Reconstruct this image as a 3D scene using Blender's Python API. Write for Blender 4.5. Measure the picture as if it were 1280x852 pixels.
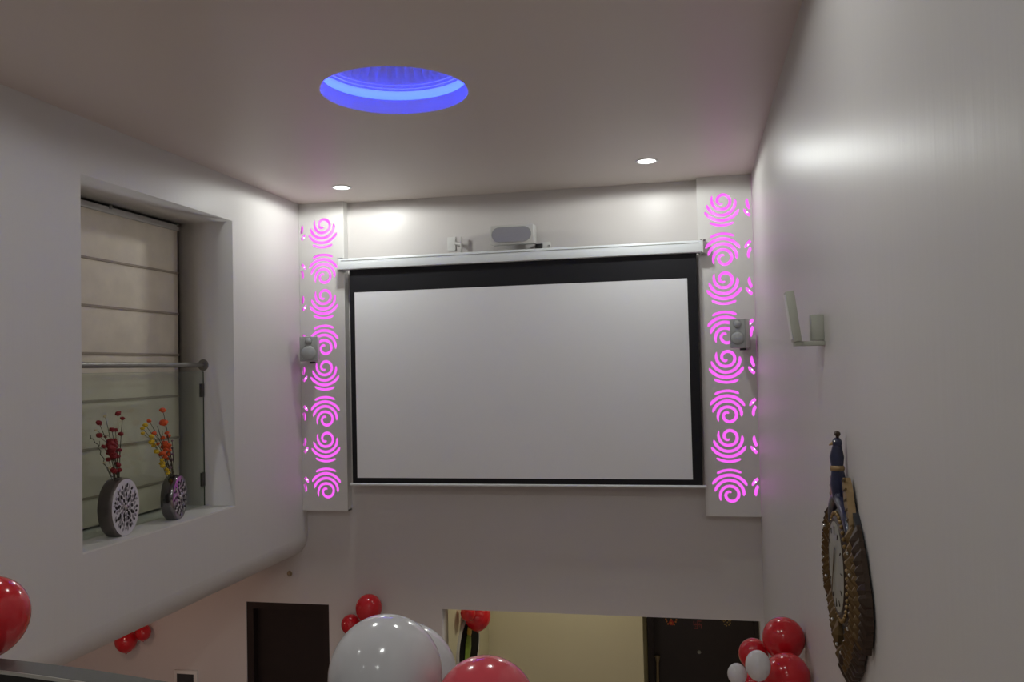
import bpy, bmesh, math, random
from mathutils import Vector, Matrix
PI = math.pi
for o in list(bpy.data.objects): bpy.data.objects.remove(o)
scene = bpy.context.scene
C = scene.collection

# ------------------------------------------------------------------ camera, world, exposure
ZC = 4.49                                   # eye height above the lower floor
F_PX, YAW, PITCH, ROLL = 1068.5, 0.2099, 0.032, -0.0222
_cy, _sy, _cp, _sp = math.cos(YAW), math.sin(YAW), math.cos(PITCH), math.sin(PITCH)
_f = Vector((-_sy*_cp, _cy*_cp, _sp)); _r0 = Vector((_cy, _sy, 0)); _u0 = _r0.cross(_f)
_r = math.cos(ROLL)*_r0 + math.sin(ROLL)*_u0
_u = -math.sin(ROLL)*_r0 + math.cos(ROLL)*_u0
cam_d = bpy.data.cameras.new('camera'); cam = bpy.data.objects.new('camera', cam_d); C.objects.link(cam)
cam.matrix_world = Matrix(((_r.x, _u.x, -_f.x, 0), (_r.y, _u.y, -_f.y, 0), (_r.z, _u.z, -_f.z, ZC), (0, 0, 0, 1)))
cam_d.sensor_fit = 'HORIZONTAL'; cam_d.sensor_width = 36.0; cam_d.lens = F_PX/1280*36.0
cam_d.clip_start = 0.05; cam_d.clip_end = 100
scene.camera = cam
w = bpy.data.worlds.new('world'); scene.world = w; w.use_nodes = True
w.node_tree.nodes['Background'].inputs[0].default_value = (0.6, 0.65, 0.75, 1)
w.node_tree.nodes['Background'].inputs[1].default_value = 0.05
vs = scene.view_settings
vs.view_transform = 'Standard'; vs.look = 'None'; vs.gamma = 1.0; vs.use_curve_mapping = False
vs.exposure = 0.35

# light levels of the room lamps and the added fill under the balcony
COOL = (0.97, 1.0, 0.965)
P_HALL = (42.0, 42.0, 40.0, 21.0, 6.0, 30.0, 6.0, 20.0)
P_UNDER, P_LOWER_FILL, P_PASSAGE = 8.0, 112.0, 25.0

def ray(u, v): return _f + _r*((u-640)/F_PX) - _u*((v-426)/F_PX)
def at_y(u, v, y): d = ray(u, v); p = d*(y/d.y); return Vector((p.x, p.y, p.z+ZC))
def at_x(u, v, x): d = ray(u, v); p = d*(x/d.x); return Vector((p.x, p.y, p.z+ZC))
def px_m(p): q = Vector((p.x, p.y, p.z-ZC)); return F_PX/q.dot(_f)

# ------------------------------------------------------------------ materials
MATS = {}
def mat(name, col, rough=0.5, metal=0.0, spec=0.5, var=0.04, nscale=6.0, bump=0.0, bscale=60.0, coat=0.0,
        emit=None, estr=0.0, sss=0.0, trans=0.0):
    m = bpy.data.materials.new(name); m.use_nodes = True; MATS[name] = m
    nt = m.node_tree; b = nt.nodes['Principled BSDF']
    b.inputs['Roughness'].default_value = rough; b.inputs['Metallic'].default_value = metal
    b.inputs['Specular IOR Level'].default_value = spec
    b.inputs['Coat Weight'].default_value = coat
    b.inputs['Subsurface Weight'].default_value = sss
    if sss: b.inputs['Subsurface Radius'].default_value = (0.05, 0.03, 0.03); b.inputs['Subsurface Scale'].default_value = 0.3
    tc = nt.nodes.new('ShaderNodeTexCoord')
    n = nt.nodes.new('ShaderNodeTexNoise'); n.inputs['Scale'].default_value = nscale; n.inputs['Detail'].default_value = 4
    nt.links.new(tc.outputs['Object'], n.inputs['Vector'])
    mx = nt.nodes.new('ShaderNodeMix'); mx.data_type = 'RGBA'
    mx.inputs['A'].default_value = tuple(max(0, c*(1-var)) for c in col)+(1,)
    mx.inputs['B'].default_value = tuple(min(1, c*(1+var)) for c in col)+(1,)
    nt.links.new(n.outputs['Fac'], mx.inputs['Factor']); nt.links.new(mx.outputs['Result'], b.inputs['Base Color'])
    if bump:
        n2 = nt.nodes.new('ShaderNodeTexNoise'); n2.inputs['Scale'].default_value = bscale; n2.inputs['Detail'].default_value = 3
        nt.links.new(tc.outputs['Object'], n2.inputs['Vector'])
        bp = nt.nodes.new('ShaderNodeBump'); bp.inputs['Strength'].default_value = bump; bp.inputs['Distance'].default_value = 0.01
        nt.links.new(n2.outputs['Fac'], bp.inputs['Height']); nt.links.new(bp.outputs['Normal'], b.inputs['Normal'])
    if emit:
        b.inputs['Emission Color'].default_value = emit+(1,); b.inputs['Emission Strength'].default_value = estr
    return m
mat('wall_paint', (0.66, 0.63, 0.615), 0.36, spec=0.28, var=0.015, nscale=1.2, bump=0.06, bscale=5)
def satin_wall():
    # satin paint on the long side walls: brush-rolled upright bands make the sheen uneven
    m = mat('side_wall_paint', (0.655, 0.635, 0.62), 0.37, spec=0.065, var=0.015, nscale=1.2, bump=0.15, bscale=1.0)
    nt = m.node_tree
    n2 = [n for n in nt.nodes if n.type == 'TEX_NOISE' and abs(n.inputs['Scale'].default_value-1.0) < 1e-4][0]
    mp = nt.nodes.new('ShaderNodeMapping'); mp.inputs['Scale'].default_value = (1.0, 14.0, 0.8)
    tc = [n for n in nt.nodes if n.type == 'TEX_COORD'][0]
    nt.links.new(tc.outputs['Object'], mp.inputs['Vector']); nt.links.new(mp.outputs['Vector'], n2.inputs['Vector'])
satin_wall()
mat('ceiling_paint', (0.70, 0.63, 0.58), 0.42, spec=0.4, var=0.015, nscale=1.0, bump=0.05, bscale=4)
mat('lower_paint', (0.66, 0.56, 0.50), 0.5, var=0.02, nscale=1.5)
mat('passage_paint', (0.66, 0.62, 0.45), 0.5, var=0.02, nscale=1.5)
mat('floor_stone', (0.45, 0.40, 0.36), 0.25, var=0.15, nscale=3)
mat('panel_white', (0.72, 0.71, 0.69), 0.4, var=0.01)
mat('screen_white', (0.86, 0.87, 0.89), 0.8, spec=0.2, var=0.02, nscale=1.0, bump=0.04, bscale=2)
mat('screen_black', (0.009, 0.009, 0.012), 0.6, spec=0.3, var=0.05)
mat('case_white', (0.78, 0.82, 0.84), 0.3, var=0.01)
mat('speaker_grey', (0.33, 0.34, 0.34), 0.55, var=0.04, nscale=40)
mat('speaker_case', (0.62, 0.62, 0.60), 0.45, var=0.02)
mat('cone_grey', (0.36, 0.37, 0.375), 0.4, var=0.04, nscale=60)
mat('grille_grey', (0.33, 0.33, 0.38), 0.7, var=0.15, nscale=300, bump=0.3, bscale=400)
mat('plastic_white', (0.74, 0.74, 0.72), 0.4, var=0.01)
mat('plastic_black', (0.008, 0.008, 0.009), 0.35, var=0.05)
mat('plaque_black', (0.008, 0.008, 0.009), 0.8, spec=0.08, var=0.1)
mat('clip_dark', (0.07, 0.065, 0.06), 0.5, metal=0.4, var=0.1)
mat('glass_edge', (0.06, 0.085, 0.06), 0.25, var=0.1)
mat('metal_grey', (0.30, 0.31, 0.29), 0.45, metal=0.6, var=0.04, nscale=30)
mat('sconce_grey', (0.46, 0.47, 0.41), 0.5, metal=0.1, var=0.04, nscale=30)
mat('steel', (0.25, 0.24, 0.225), 0.42, metal=0.7, var=0.05, nscale=40)
mat('aluminium', (0.55, 0.54, 0.52), 0.5, metal=0.2, var=0.03, nscale=40)
mat('blind_fabric', (0.66, 0.59, 0.49), 0.85, spec=0.15, var=0.10, nscale=7, bump=0.25, bscale=9)
mat('blind_seam', (0.33, 0.28, 0.23), 0.85, spec=0.15, var=0.08, nscale=12)
mat('rail_cap', (0.16, 0.165, 0.16), 0.35, metal=0.5, var=0.04, nscale=30)
mat('rail_edge', (0.75, 0.74, 0.70), 0.3, metal=0.8, var=0.03, nscale=30)
mat('rail_shade_black', (0.012, 0.010, 0.010), 0.4, var=0.1)  # near-black colour carries the shade on the rail's inner side
mat('dark_wood', (0.012, 0.0065, 0.006), 0.45, var=0.3, nscale=8)
mat('dark_frame', (0.016, 0.009, 0.008), 0.4, var=0.3, nscale=8)
mat('brass', (0.40, 0.33, 0.22), 0.35, metal=0.8, var=0.06, nscale=30)
mat('latex_red', (0.62, 0.012, 0.022), 0.16, spec=0.6, var=0.04, nscale=4, coat=0.3)
mat('latex_pink', (0.75, 0.08, 0.11), 0.16, spec=0.6, var=0.04, nscale=4, coat=0.3)
mat('latex_white', (0.72, 0.71, 0.74), 0.14, spec=0.6, var=0.02, nscale=4, coat=0.3)
mat('ribbon', (0.6, 0.6, 0.6), 0.5)
mat('lamp_trim', (0.85, 0.85, 0.85), 0.35, var=0.01)
mat('lamp_lens', (0.9, 0.9, 0.9), 0.4, emit=(1.0, 1.0, 0.97), estr=6.0, var=0.01)
mat('dome_paint', (0.90, 0.90, 0.92), 0.45, var=0.01)
mat('blue_led', (0.3, 0.3, 0.9), 0.4, emit=(0.020, 0.042, 1.0), estr=30.0)
mat('pink_led', (0.8, 0.3, 0.8), 0.5, emit=(0.76, 0.115, 0.74), estr=0.66, var=0.01)
mat('pink_bead', (0.9, 0.6, 0.9), 0.5, emit=(1.0, 0.55, 1.0), estr=2.2)
mat('vase_gunmetal', (0.17, 0.15, 0.145), 0.32, metal=0.8, var=0.15, nscale=20)
mat('vase_silver', (0.66, 0.63, 0.68), 0.5, metal=0.25, var=0.08, nscale=60)
mat('vase_chrome', (0.20, 0.19, 0.20), 0.13, metal=0.95, var=0.1, nscale=30)
mat('relief_dark', (0.030, 0.026, 0.032), 0.35, metal=0.6, var=0.2, nscale=60)
mat('relief_mid', (0.30, 0.28, 0.31), 0.4, metal=0.5, var=0.3, nscale=60)
mat('relief_silver', (0.50, 0.48, 0.50), 0.25, metal=0.85, var=0.15, nscale=60)
mat('bloom_red', (0.20, 0.006, 0.010), 0.7, var=0.25, nscale=60)
mat('bloom_orange', (0.62, 0.085, 0.015), 0.7, var=0.25, nscale=60)
mat('bloom_yellow', (0.60, 0.40, 0.015), 0.7, var=0.25, nscale=60)
mat('bloom_cream', (0.52, 0.44, 0.25), 0.7, var=0.15, nscale=60)
mat('bloom_mauve', (0.18, 0.10, 0.14), 0.7, var=0.2, nscale=60)
mat('stem_brown', (0.06, 0.05, 0.032), 0.7, var=0.2, nscale=40)
mat('stem_green', (0.10, 0.11, 0.06), 0.7, var=0.2, nscale=40)
mat('clock_board', (0.020, 0.022, 0.030), 0.45, var=0.3, nscale=30)
mat('clock_gold', (0.13, 0.08, 0.03), 0.38, metal=0.6, var=0.45, nscale=35)
mat('clock_bronze', (0.050, 0.031, 0.020), 0.4, metal=0.5, var=0.4, nscale=40)
mat('clock_bead', (0.30, 0.20, 0.08), 0.3, metal=0.7, var=0.2, nscale=40)
mat('clock_blue', (0.018, 0.022, 0.065), 0.3, var=0.35, nscale=40, coat=0.3)
mat('clock_wing', (0.34, 0.23, 0.11), 0.4, metal=0.3, var=0.25, nscale=40)
mat('clock_rose', (0.30, 0.15, 0.10), 0.4, metal=0.2, var=0.25, nscale=40)
mat('clock_face', (0.33, 0.33, 0.28), 0.35, var=0.06, nscale=12)
mat('clock_gem', (0.6, 0.6, 0.58), 0.15, metal=0.8)
mat('ink', (0.02, 0.02, 0.02), 0.5)
mat('print_red', (0.55, 0.05, 0.03), 0.6)
mat('print_dull_red', (0.20, 0.035, 0.035), 0.6)
mat('print_orange', (0.65, 0.22, 0.03), 0.6)
mat('print_gold', (0.30, 0.20, 0.05), 0.6)
mat('art_green', (0.20, 0.30, 0.04), 0.5, var=0.2, nscale=30)
mat('art_yellow', (0.55, 0.36, 0.05), 0.5, var=0.2, nscale=30)
mat('monitor_glass', (0.04, 0.045, 0.05), 0.12)
def glass_mat(name, tint, gl=0.9):
    m = bpy.data.materials.new(name); m.use_nodes = True; MATS[name] = m
    nt = m.node_tree; nt.nodes.remove(nt.nodes['Principled BSDF']); out = nt.nodes['Material Output']
    t = nt.nodes.new('ShaderNodeBsdfTransparent'); t.inputs[0].default_value = tint+(1,)
    g = nt.nodes.new('ShaderNodeBsdfGlossy'); g.inputs['Roughness'].default_value = 0.03
    lw = nt.nodes.new('ShaderNodeLayerWeight'); lw.inputs['Blend'].default_value = 0.5
    pw = nt.nodes.new('ShaderNodeMath'); pw.operation = 'POWER'; pw.inputs[1].default_value = 5.0
    nt.links.new(lw.outputs['Facing'], pw.inputs[0])
    fr = nt.nodes.new('ShaderNodeMath'); fr.operation = 'MULTIPLY_ADD'; fr.inputs[1].default_value = 0.9; fr.inputs[2].default_value = 0.035
    nt.links.new(pw.outputs[0], fr.inputs[0])
    mx = nt.nodes.new('ShaderNodeMixShader')
    nt.links.new(fr.outputs[0], mx.inputs[0]); nt.links.new(t.outputs[0], mx.inputs[1]); nt.links.new(g.outputs[0], mx.inputs[2])
    nt.links.new(mx.outputs[0], out.inputs['Surface'])
glass_mat('glass_pane', (0.925, 0.955, 0.925))

# ------------------------------------------------------------------ mesh helpers
class MB:
    def __init__(s): s.v = []; s.f = []
    def add(s, vs, fs):
        n = len(s.v); s.v += [tuple(v) for v in vs]; s.f += [tuple(i+n for i in f) for f in fs]; return s
    def box(s, x0, x1, y0, y1, z0, z1, M=None):
        vs = [Vector((x, y, z)) for x in (x0, x1) for y in (y0, y1) for z in (z0, z1)]
        if M: vs = [M @ v for v in vs]
        return s.add(vs, [(0,1,3,2), (4,6,7,5), (0,4,5,1), (2,3,7,6), (0,2,6,4), (1,5,7,3)])
    def rbox(s, x0, x1, y0, y1, z0, z1, r=0.01, seg=2, M=None):      # box with rounded edges
        bm = bmesh.new(); bmesh.ops.create_cube(bm, size=1.0)
        for v in bm.verts: v.co = Vector(((x0+x1)/2+v.co.x*(x1-x0), (y0+y1)/2+v.co.y*(y1-y0), (z0+z1)/2+v.co.z*(z1-z0)))
        bmesh.ops.bevel(bm, geom=bm.edges[:], offset=r, segments=seg, affect='EDGES', profile=0.5)
        vs = [(M @ v.co) if M else v.co.copy() for v in bm.verts]
        bm.verts.index_update(); fs = [[v.index for v in f.verts] for f in bm.faces]; bm.free()
        return s.add(vs, fs)
    def tube(s, pts, r, n=8, caps=True):
        pts = [Vector(p) for p in pts]; rs = r if isinstance(r, (list, tuple)) else [r]*len(pts)
        vs = []; fs = []; prev = None
        for i, p in enumerate(pts):
            t = (pts[min(i+1, len(pts)-1)]-pts[max(i-1, 0)]).normalized()
            if prev is None:
                a = Vector((0, 0, 1)) if abs(t.z) < 0.9 else Vector((1, 0, 0)); prev = t.cross(a).normalized()
            prev = (prev - t*prev.dot(t)).normalized(); b = t.cross(prev)
            for k in range(n):
                a = 2*PI*k/n; vs.append(p+(prev*math.cos(a)+b*math.sin(a))*rs[i])
        for i in range(len(pts)-1):
            for k in range(n):
                fs.append((i*n+k, i*n+(k+1) % n, (i+1)*n+(k+1) % n, (i+1)*n+k))
        if caps: fs += [tuple(range(n-1, -1, -1)), tuple((len(pts)-1)*n+k for k in range(n))]
        return s.add(vs, fs)
    def lathe(s, prof, n=32, M=None, close=False):          # prof: list of (r, h) about local Z
        vs = []; fs = []
        for r, h in prof:
            for k in range(n):
                a = 2*PI*k/n; v = Vector((r*math.cos(a), r*math.sin(a), h)); vs.append(M @ v if M else v)
        m = len(prof)
        for i in range(m if close else m-1):
            j = (i+1) % m
            for k in range(n): fs.append((i*n+k, i*n+(k+1) % n, j*n+(k+1) % n, j*n+k))
        return s.add(vs, fs)
    def ball(s, c, rx, ry=None, rz=None, nu=12, nv=8, M=None):
        ry = ry or rx; rz = rz or rx; c = Vector(c); vs = []; fs = []
        for i in range(1, nv):
            th = PI*i/nv
            for k in range(nu):
                a = 2*PI*k/nu; vs.append(Vector((rx*math.sin(th)*math.cos(a), ry*math.sin(th)*math.sin(a), rz*math.cos(th))))
        top = len(vs); vs += [Vector((0, 0, rz)), Vector((0, 0, -rz))]
        for i in range(nv-2):
            for k in range(nu): fs.append((i*nu+k, (i+1)*nu+k, (i+1)*nu+(k+1) % nu, i*nu+(k+1) % nu))
        for k in range(nu):
            fs.append((top, k, (k+1) % nu)); fs.append((top+1, (nv-2)*nu+(k+1) % nu, (nv-2)*nu+k))
        return s.add([c+(M @ v if M else v) for v in vs], fs)
    def prism(s, poly, h0, h1, M=None):                      # poly in local XY, extruded along local Z
        n = len(poly); vs = [Vector((x, y, h)) for h in (h0, h1) for x, y in poly]
        if M: vs = [M @ v for v in vs]
        return s.add(vs, [tuple(range(n-1, -1, -1)), tuple(range(n, 2*n))]+[(k, (k+1) % n, n+(k+1) % n, n+k) for k in range(n)])
    def build(s, name, m, parent=None, smooth=None):
        me = bpy.data.meshes.new(name); me.from_pydata(s.v, [], s.f); me.update()
        bm = bmesh.new(); bm.from_mesh(me); bmesh.ops.recalc_face_normals(bm, faces=bm.faces[:]); bm.to_mesh(me); bm.free()
        return link(name, me, m, parent, smooth)
def link(name, me, m, parent=None, smooth=None):
    if not me.materials: me.materials.append(MATS[m])
    if smooth is not None:
        for p in me.polygons: p.use_smooth = True
        try: me.set_sharp_from_angle(angle=math.radians(smooth))
        except Exception: pass
    o = bpy.data.objects.new(name, me); C.objects.link(o)
    if parent: o.parent = parent
    return o
def tag(o, label, cat, group=None):
    o['label'] = label; o['category'] = cat
    if group: o['group'] = group
    return o
def thing(name, label, cat, loc=(0, 0, 0), rotz=0.0, group=None):
    o = bpy.data.objects.new(name, None); C.objects.link(o); o.empty_display_size = 0.05
    o.location = loc; o.rotation_euler = (0, 0, rotz)
    return tag(o, label, cat, group)
def struct(o, label=None):
    o['kind'] = 'structure'
    if label: o['label'] = label
    return o
def rect(x0, x1, y0, y1): return [(x0, y0), (x1, y0), (x1, y1), (x0, y1)]
def circle(cx, cy, r, n=48): return [(cx+r*math.cos(2*PI*k/n), cy+r*math.sin(2*PI*k/n)) for k in range(n)]
def plate_mesh(name, polys, thick):
    """flat sheet with holes (even-odd), in local XY, thickness along Z centred on 0"""
    cu = bpy.data.curves.new(name, 'CURVE'); cu.dimensions = '2D'; cu.fill_mode = 'BOTH'; cu.extrude = thick/2
    for p in polys:
        sp = cu.splines.new('POLY'); sp.points.add(len(p)-1); sp.use_cyclic_u = True
        for i, (x, y) in enumerate(p): sp.points[i].co = (x, y, 0, 1)
    o = bpy.data.objects.new(name, cu); C.objects.link(o)
    bpy.context.view_layer.update()
    me = bpy.data.meshes.new_from_object(o.evaluated_get(bpy.context.evaluated_depsgraph_get()))
    bpy.data.objects.remove(o); bpy.data.curves.remove(cu)
    bm = bmesh.new(); bm.from_mesh(me); bmesh.ops.remove_doubles(bm, verts=bm.verts[:], dist=1e-6)
    bmesh.ops.recalc_face_normals(bm, faces=bm.faces[:]); bm.to_mesh(me); bm.free()
    me.materials.clear(); me.name = name
    return me
MXZ = Matrix(((1,0,0,0), (0,0,-1,0), (0,1,0,0), (0,0,0,1)))    # local XY -> world XZ, normal towards -Y
MYZ = Matrix(((0,0,1,0), (1,0,0,0), (0,1,0,0), (0,0,0,1)))     # local XY -> world YZ, normal towards +X
MXZ3 = MXZ.copy(); MYZ3 = MYZ.copy()
def T(x, y, z): return Matrix.Translation((x, y, z))

# ------------------------------------------------------------------ the rooms
XL, XR, YB, H = -3.985, 0.5625, 8.3, ZC+1.7548
YR = -4.0                       # rear wall behind the camera
ZB = ZC-1.902                   # underside of the overhang on the left
DT = ZC-2.393                   # head of door and passage
XLL = -7.7                      # lower left wall
MEZ = ZC-1.55                   # mezzanine floor
DOME = (-1.80, 5.07); DOME_R = 0.465

m = MB().box(XLL-0.2, 1.2, YR-0.2, 12.0, -0.1, 0)
struct(m.build('floor', 'floor_stone'))

lamp_spots = [(-3.235, 7.565), (-0.355, 7.385), (-1.75, 2.9), (-0.35, 2.9), (-2.7, 0.2), (-0.35, 0.2), (-2.7, -2.4), (-0.35, -2.4)]
ce = plate_mesh('ceiling', [rect(XL-0.62, XR+0.15, YR-0.1, YB+0.2), circle(DOME[0], DOME[1], DOME_R, 96)], 0.06)
ce.transform(T(0, 0, H+0.03)); struct(link('ceiling', ce, 'ceiling_paint'))

# back wall: one slab with a doorway and the passage opening
DX0, DX1 = -4.703, -3.762
PX0, PX1 = -2.545, 0.525
outline = [(XLL, 0), (DX0, 0), (DX0, DT), (DX1, DT), (DX1, 0), (PX0, 0), (PX0, DT), (PX1, DT), (PX1, 0), (XR+0.15, 0), (XR+0.15, H),
           (XL-0.6, H), (XL-0.6, ZB+0.25), (XLL, ZB+0.25)]
me = plate_mesh('wall_back', [outline], 0.2); me.transform(T(0, YB+0.1, 0) @ MXZ)
struct(link('wall_back', me, 'wall_paint'))

# left wall: thick upper wall with the window niche and a rounded lower edge above the open lower floor
NY0, NY1, NZ0, NZ1 = 4.96, 6.882, ZC-1.165, ZC+1.366
RB = 0.22
me = plate_mesh('wall_left', [rect(YR, YB, ZB+RB, H), rect(NY0, NY1, NZ0, NZ1)], 0.6)
me.transform(T(XL-0.3, 0, 0) @ MYZ)
bm = bmesh.new(); bm.from_mesh(me)
prof = [(XL-0.6, ZB+RB)]+[(XL-0.6, ZB)]+[(XL-RB+RB*math.sin(a), ZB+RB-RB*math.cos(a)) for a in [PI/2*k/12 for k in range(13)]]
va = [bm.verts.new((x, YR, z)) for x, z in prof]; vb = [bm.verts.new((x, YB, z)) for x, z in prof]
for k in range(len(prof)-1): bm.faces.new((va[k], va[k+1], vb[k+1], vb[k])).smooth = k > 1
bmesh.ops.recalc_face_normals(bm, faces=bm.faces[:]); bm.to_mesh(me); bm.free()
struct(link('wall_left', me, 'side_wall_paint'))
m = MB().box(XL-0.70, XL-0.60, NY0-0.3, NY1+0.3, NZ0-0.2, NZ1+0.2)
struct(m.build('wall_niche', 'wall_paint'))
m = MB().box(XL-0.60, XL-0.0, NY0+0.001, NY1-0.001, NZ0, NZ0+0.012)
struct(m.build('trim_1', 'panel_white'), 'pale stone sill in the window niche')
# lower floor, left side
m = MB().box(XLL-0.15, XLL, YR, YB+0.2, 0, ZB+0.25); struct(m.build('wall_lower_left', 'lower_paint'))
m = MB().box(XLL, XL-0.60, YR, YB, ZB, ZB+0.12); struct(m.build('ceiling_lower', 'lower_paint'))
# right and rear
m = MB().box(XR, XR+0.15, YR, YB, 0, H); struct(m.build('wall_right', 'side_wall_paint'))
m = MB().box(XLL-0.1, XR+0.15, YR-0.15, YR, 0, H); struct(m.build('wall_rear', 'wall_paint'))
# mezzanine with a bowed edge
ARC_C = (-1.70, -2.025); ARC_R = 3.5
def arc_pt(x, off=0.0): r = ARC_R+off; return ARC_C[1]+math.sqrt(max(0, r*r-(x-ARC_C[0])**2))
edge = [(XL+(XR-XL)*k/24, arc_pt(XL+(XR-XL)*k/24, 0.03)) for k in range(25)]
m = MB().prism([(XL, YR), (XR, YR)]+edge[::-1], MEZ-0.28, MEZ); struct(m.build('floor_mezzanine', 'floor_stone'))
# passage behind the back wall
YP, YD = 10.2, 11.1
PSX = -0.684
m = MB().box(PX0-0.12, PX0, YB+0.2, YP+0.1, 0, 2.75); struct(m.build('wall_passage_left', 'passage_paint'))
m = MB().box(PX0-0.12, PSX, YP, YP+0.12, 0, 2.75).box(PSX-0.12, PSX, YP+0.12, YD, 0, 2.75); struct(m.build('wall_passage_end', 'passage_paint'))
m = MB().box(0.70, 0.82, YB+0.2, YD, 0, 2.75); struct(m.build('wall_passage_right', 'passage_paint'))
m = MB().box(PX0-0.12, 0.82, YB+0.2, YD+0.1, 2.75, 2.85); struct(m.build('ceiling_passage', 'passage_paint'))
m = MB().box(PSX-0.12, 0.82, YD, YD+0.1, 0, 2.75); struct(m.build('wall_entrance', 'passage_paint'))

# doors
def door(name, x0, x1, ztop, y, leaf_back, label):
    d = bpy.data.objects.new(name, None); C.objects.link(d); d.location = ((x0+x1)/2, y, 0); struct(d, label)
    hw = (x1-x0)/2; fw = 0.075
    MB().box(-hw, -hw+fw, 0, 0.14, 0, ztop).box(hw-fw, hw, 0, 0.14, 0, ztop).box(-hw+fw, hw-fw, 0, 0.14, ztop-fw, ztop).build('door_frame', 'dark_frame', d)
    MB().rbox(-hw+fw, hw-fw, leaf_back, leaf_back+0.045, 0.005, ztop-fw, 0.004).build('door_leaf', 'dark_wood', d)
    return d
d1 = door('door_1', DX0, DX1, DT, YB+0.02, 0.08, 'dark brown door in a dark frame under the overhang')
MB().tube([(0.33, 0.08, 1.0), (0.33, 0.04, 1.0), (0.22, 0.04, 1.0)], 0.011).build('door_handle', 'steel', d1, 60)
d2 = door('door_2', PSX+0.005, 0.695, 2.42, YD-0.15, 0.03, 'dark entrance door at the end of the passage')
hx = at_y(822, 820, YD-0.16)-Vector(d2.location)
ball = at_y(874, 815, YD-0.13)-Vector(d2.location)
MB().tube([(hx.x, -0.045, hx.z), (hx.x-0.01, -0.045, hx.z-0.75)], 0.017, 10).lathe([(0, 0.02), (0.03, 0.02), (0.034, 0.008), (0.028, -0.015), (0.018, -0.06)], 16, T(hx.x, -0.045, hx.z)).tube([(hx.x, -0.045, hx.z-0.05), (hx.x, 0.03, hx.z-0.05)], 0.010).tube([(hx.x-0.008, -0.045, hx.z-0.68), (hx.x-0.008, 0.03, hx.z-0.68)], 0.010).build('door_handle', 'brass', d2, 40)
MB().lathe([(0, 0.0), (0.016, 0.0), (0.022, 0.006), (0.024, 0.012)], 16, T(ball.x, 0.018, ball.z) @ Matrix.Rotation(-PI/2, 4, 'X')).build('peephole', 'metal_grey', d2, 40)

# ------------------------------------------------------------------ lamps
def bulb(name, parent, loc, radius, power, col):
    l = bpy.data.lights.new(name, 'SPOT'); l.spot_size = math.radians(178); l.spot_blend = 0.12; l.shadow_soft_size = radius
    l.energy = power; l.color = col
    o = bpy.data.objects.new(name, l); C.objects.link(o); o.location = loc; o.parent = parent
    return o
def downlight(x, y, z, power, col, label, group=None, r=0.095):
    t = thing('ceiling_downlight', label, 'downlight', (x, y, z), 0, group)
    MB().lathe([(r*0.80, 0.0), (r*0.80, -0.004), (r*0.98, -0.006), (r, -0.003), (r, 0.0)], 40, close=True).build('trim_ring', 'lamp_trim', t, 50)
    MB().lathe([(0.0005, -0.0015), (r*0.80, -0.0015), (r*0.80, 0.0), (0.0005, 0.0)], 40).build('lens', 'lamp_lens', t)
    bulb('lamp', t, (0, 0, -0.012), r*0.85, power, col)
    return t
lab = ['round white recessed ceiling downlight by the perforated panel next to the window niche wall',
       'round white recessed ceiling downlight by the perforated panel next to the clock wall']
for i, (x, y) in enumerate(lamp_spots):
    p = P_HALL[i]
    downlight(x, y, H, p, COOL, lab[i] if i < 2 else 'round white recessed ceiling downlight over the balcony side of the hall', 'ceiling downlights')
WARM = (1.0, 0.56, 0.38)
for x, y in ((-5.6, 6.9), (-5.6, 3.6)):
    downlight(x, y, ZB, P_UNDER, WARM, 'warm downlight under the overhang of the lower floor', 'warm downlights under the overhang')
downlight(-1.4, 9.2, 2.75, P_PASSAGE, (1.0, 0.93, 0.70), 'downlight in the passage ceiling above the yellow wall')
for x in (-2.8, -0.6):  # unseen fill lamps, added to lift the lower back wall
    downlight(x, 0.2, MEZ-0.28, P_LOWER_FILL, (1.0, 0.80, 0.73), 'added fill lamp under the balcony lighting the lower floor', 'added fill lamps under the balcony')

# blue lit dome
dl = thing('dome_ceiling_light', 'round fluted ceiling dome glowing violet blue', 'ceiling light', (DOME[0], DOME[1], H))
R0 = DOME_R
MB().lathe([(R0, 0.0), (R0, 0.065), (R0-0.004, 0.065), (R0-0.004, 0.0)], 96, close=True).build('rim', 'dome_paint', dl, 40)
MB().lathe([(R0-0.004, 0.065), (R0-0.004, 0.095), (R0+0.010, 0.095), (R0+0.010, 0.067), (R0+0.13, 0.067), (R0+0.15, 0.080), (R0+0.14, 0.120), (R0+0.06, 0.148), (R0+0.015, 0.153), (R0-0.005, 0.155), (R0-0.008, 0.168), (R0-0.022, 0.170), (R0-0.026, 0.185), (R0-0.040, 0.187), (R0-0.042, 0.20)], 96).build('cove', 'dome_paint', dl, 40)
nu, nv = 240, 20; vs = []; fs = []
for i in range(nv+1):
    q = i/nv
    for k in range(nu):
        a = 2*PI*k/nu; fl = abs(math.sin(20*a)); amp = 0.055*math.cos(q*PI/2)*min(1, q*7)
        rr = (R0-0.042)*math.cos(q*PI/2)*0.999+0.0004+amp*(fl-0.5)*0.8
        vs.append((rr*math.cos(a), rr*math.sin(a), 0.20+0.26*math.sin(q*PI/2)+amp*(fl-0.5)*0.5))
for i in range(nv):
    for k in range(nu): fs.append((i*nu+k, i*nu+(k+1) % nu, (i+1)*nu+(k+1) % nu, (i+1)*nu+k))
mb = MB(); mb.v = vs; mb.f = fs; mb.build('fluted_dome', 'dome_paint', dl, 60)
mb = MB()
for_ring = [(R0+0.024+0.008*math.cos(t), 0.077+0.008*math.sin(t)) for t in [2*PI*j/8 for j in range(8)]]
mb.lathe(for_ring, 96, close=True).build('led_strip', 'blue_led', dl, 60)

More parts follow.
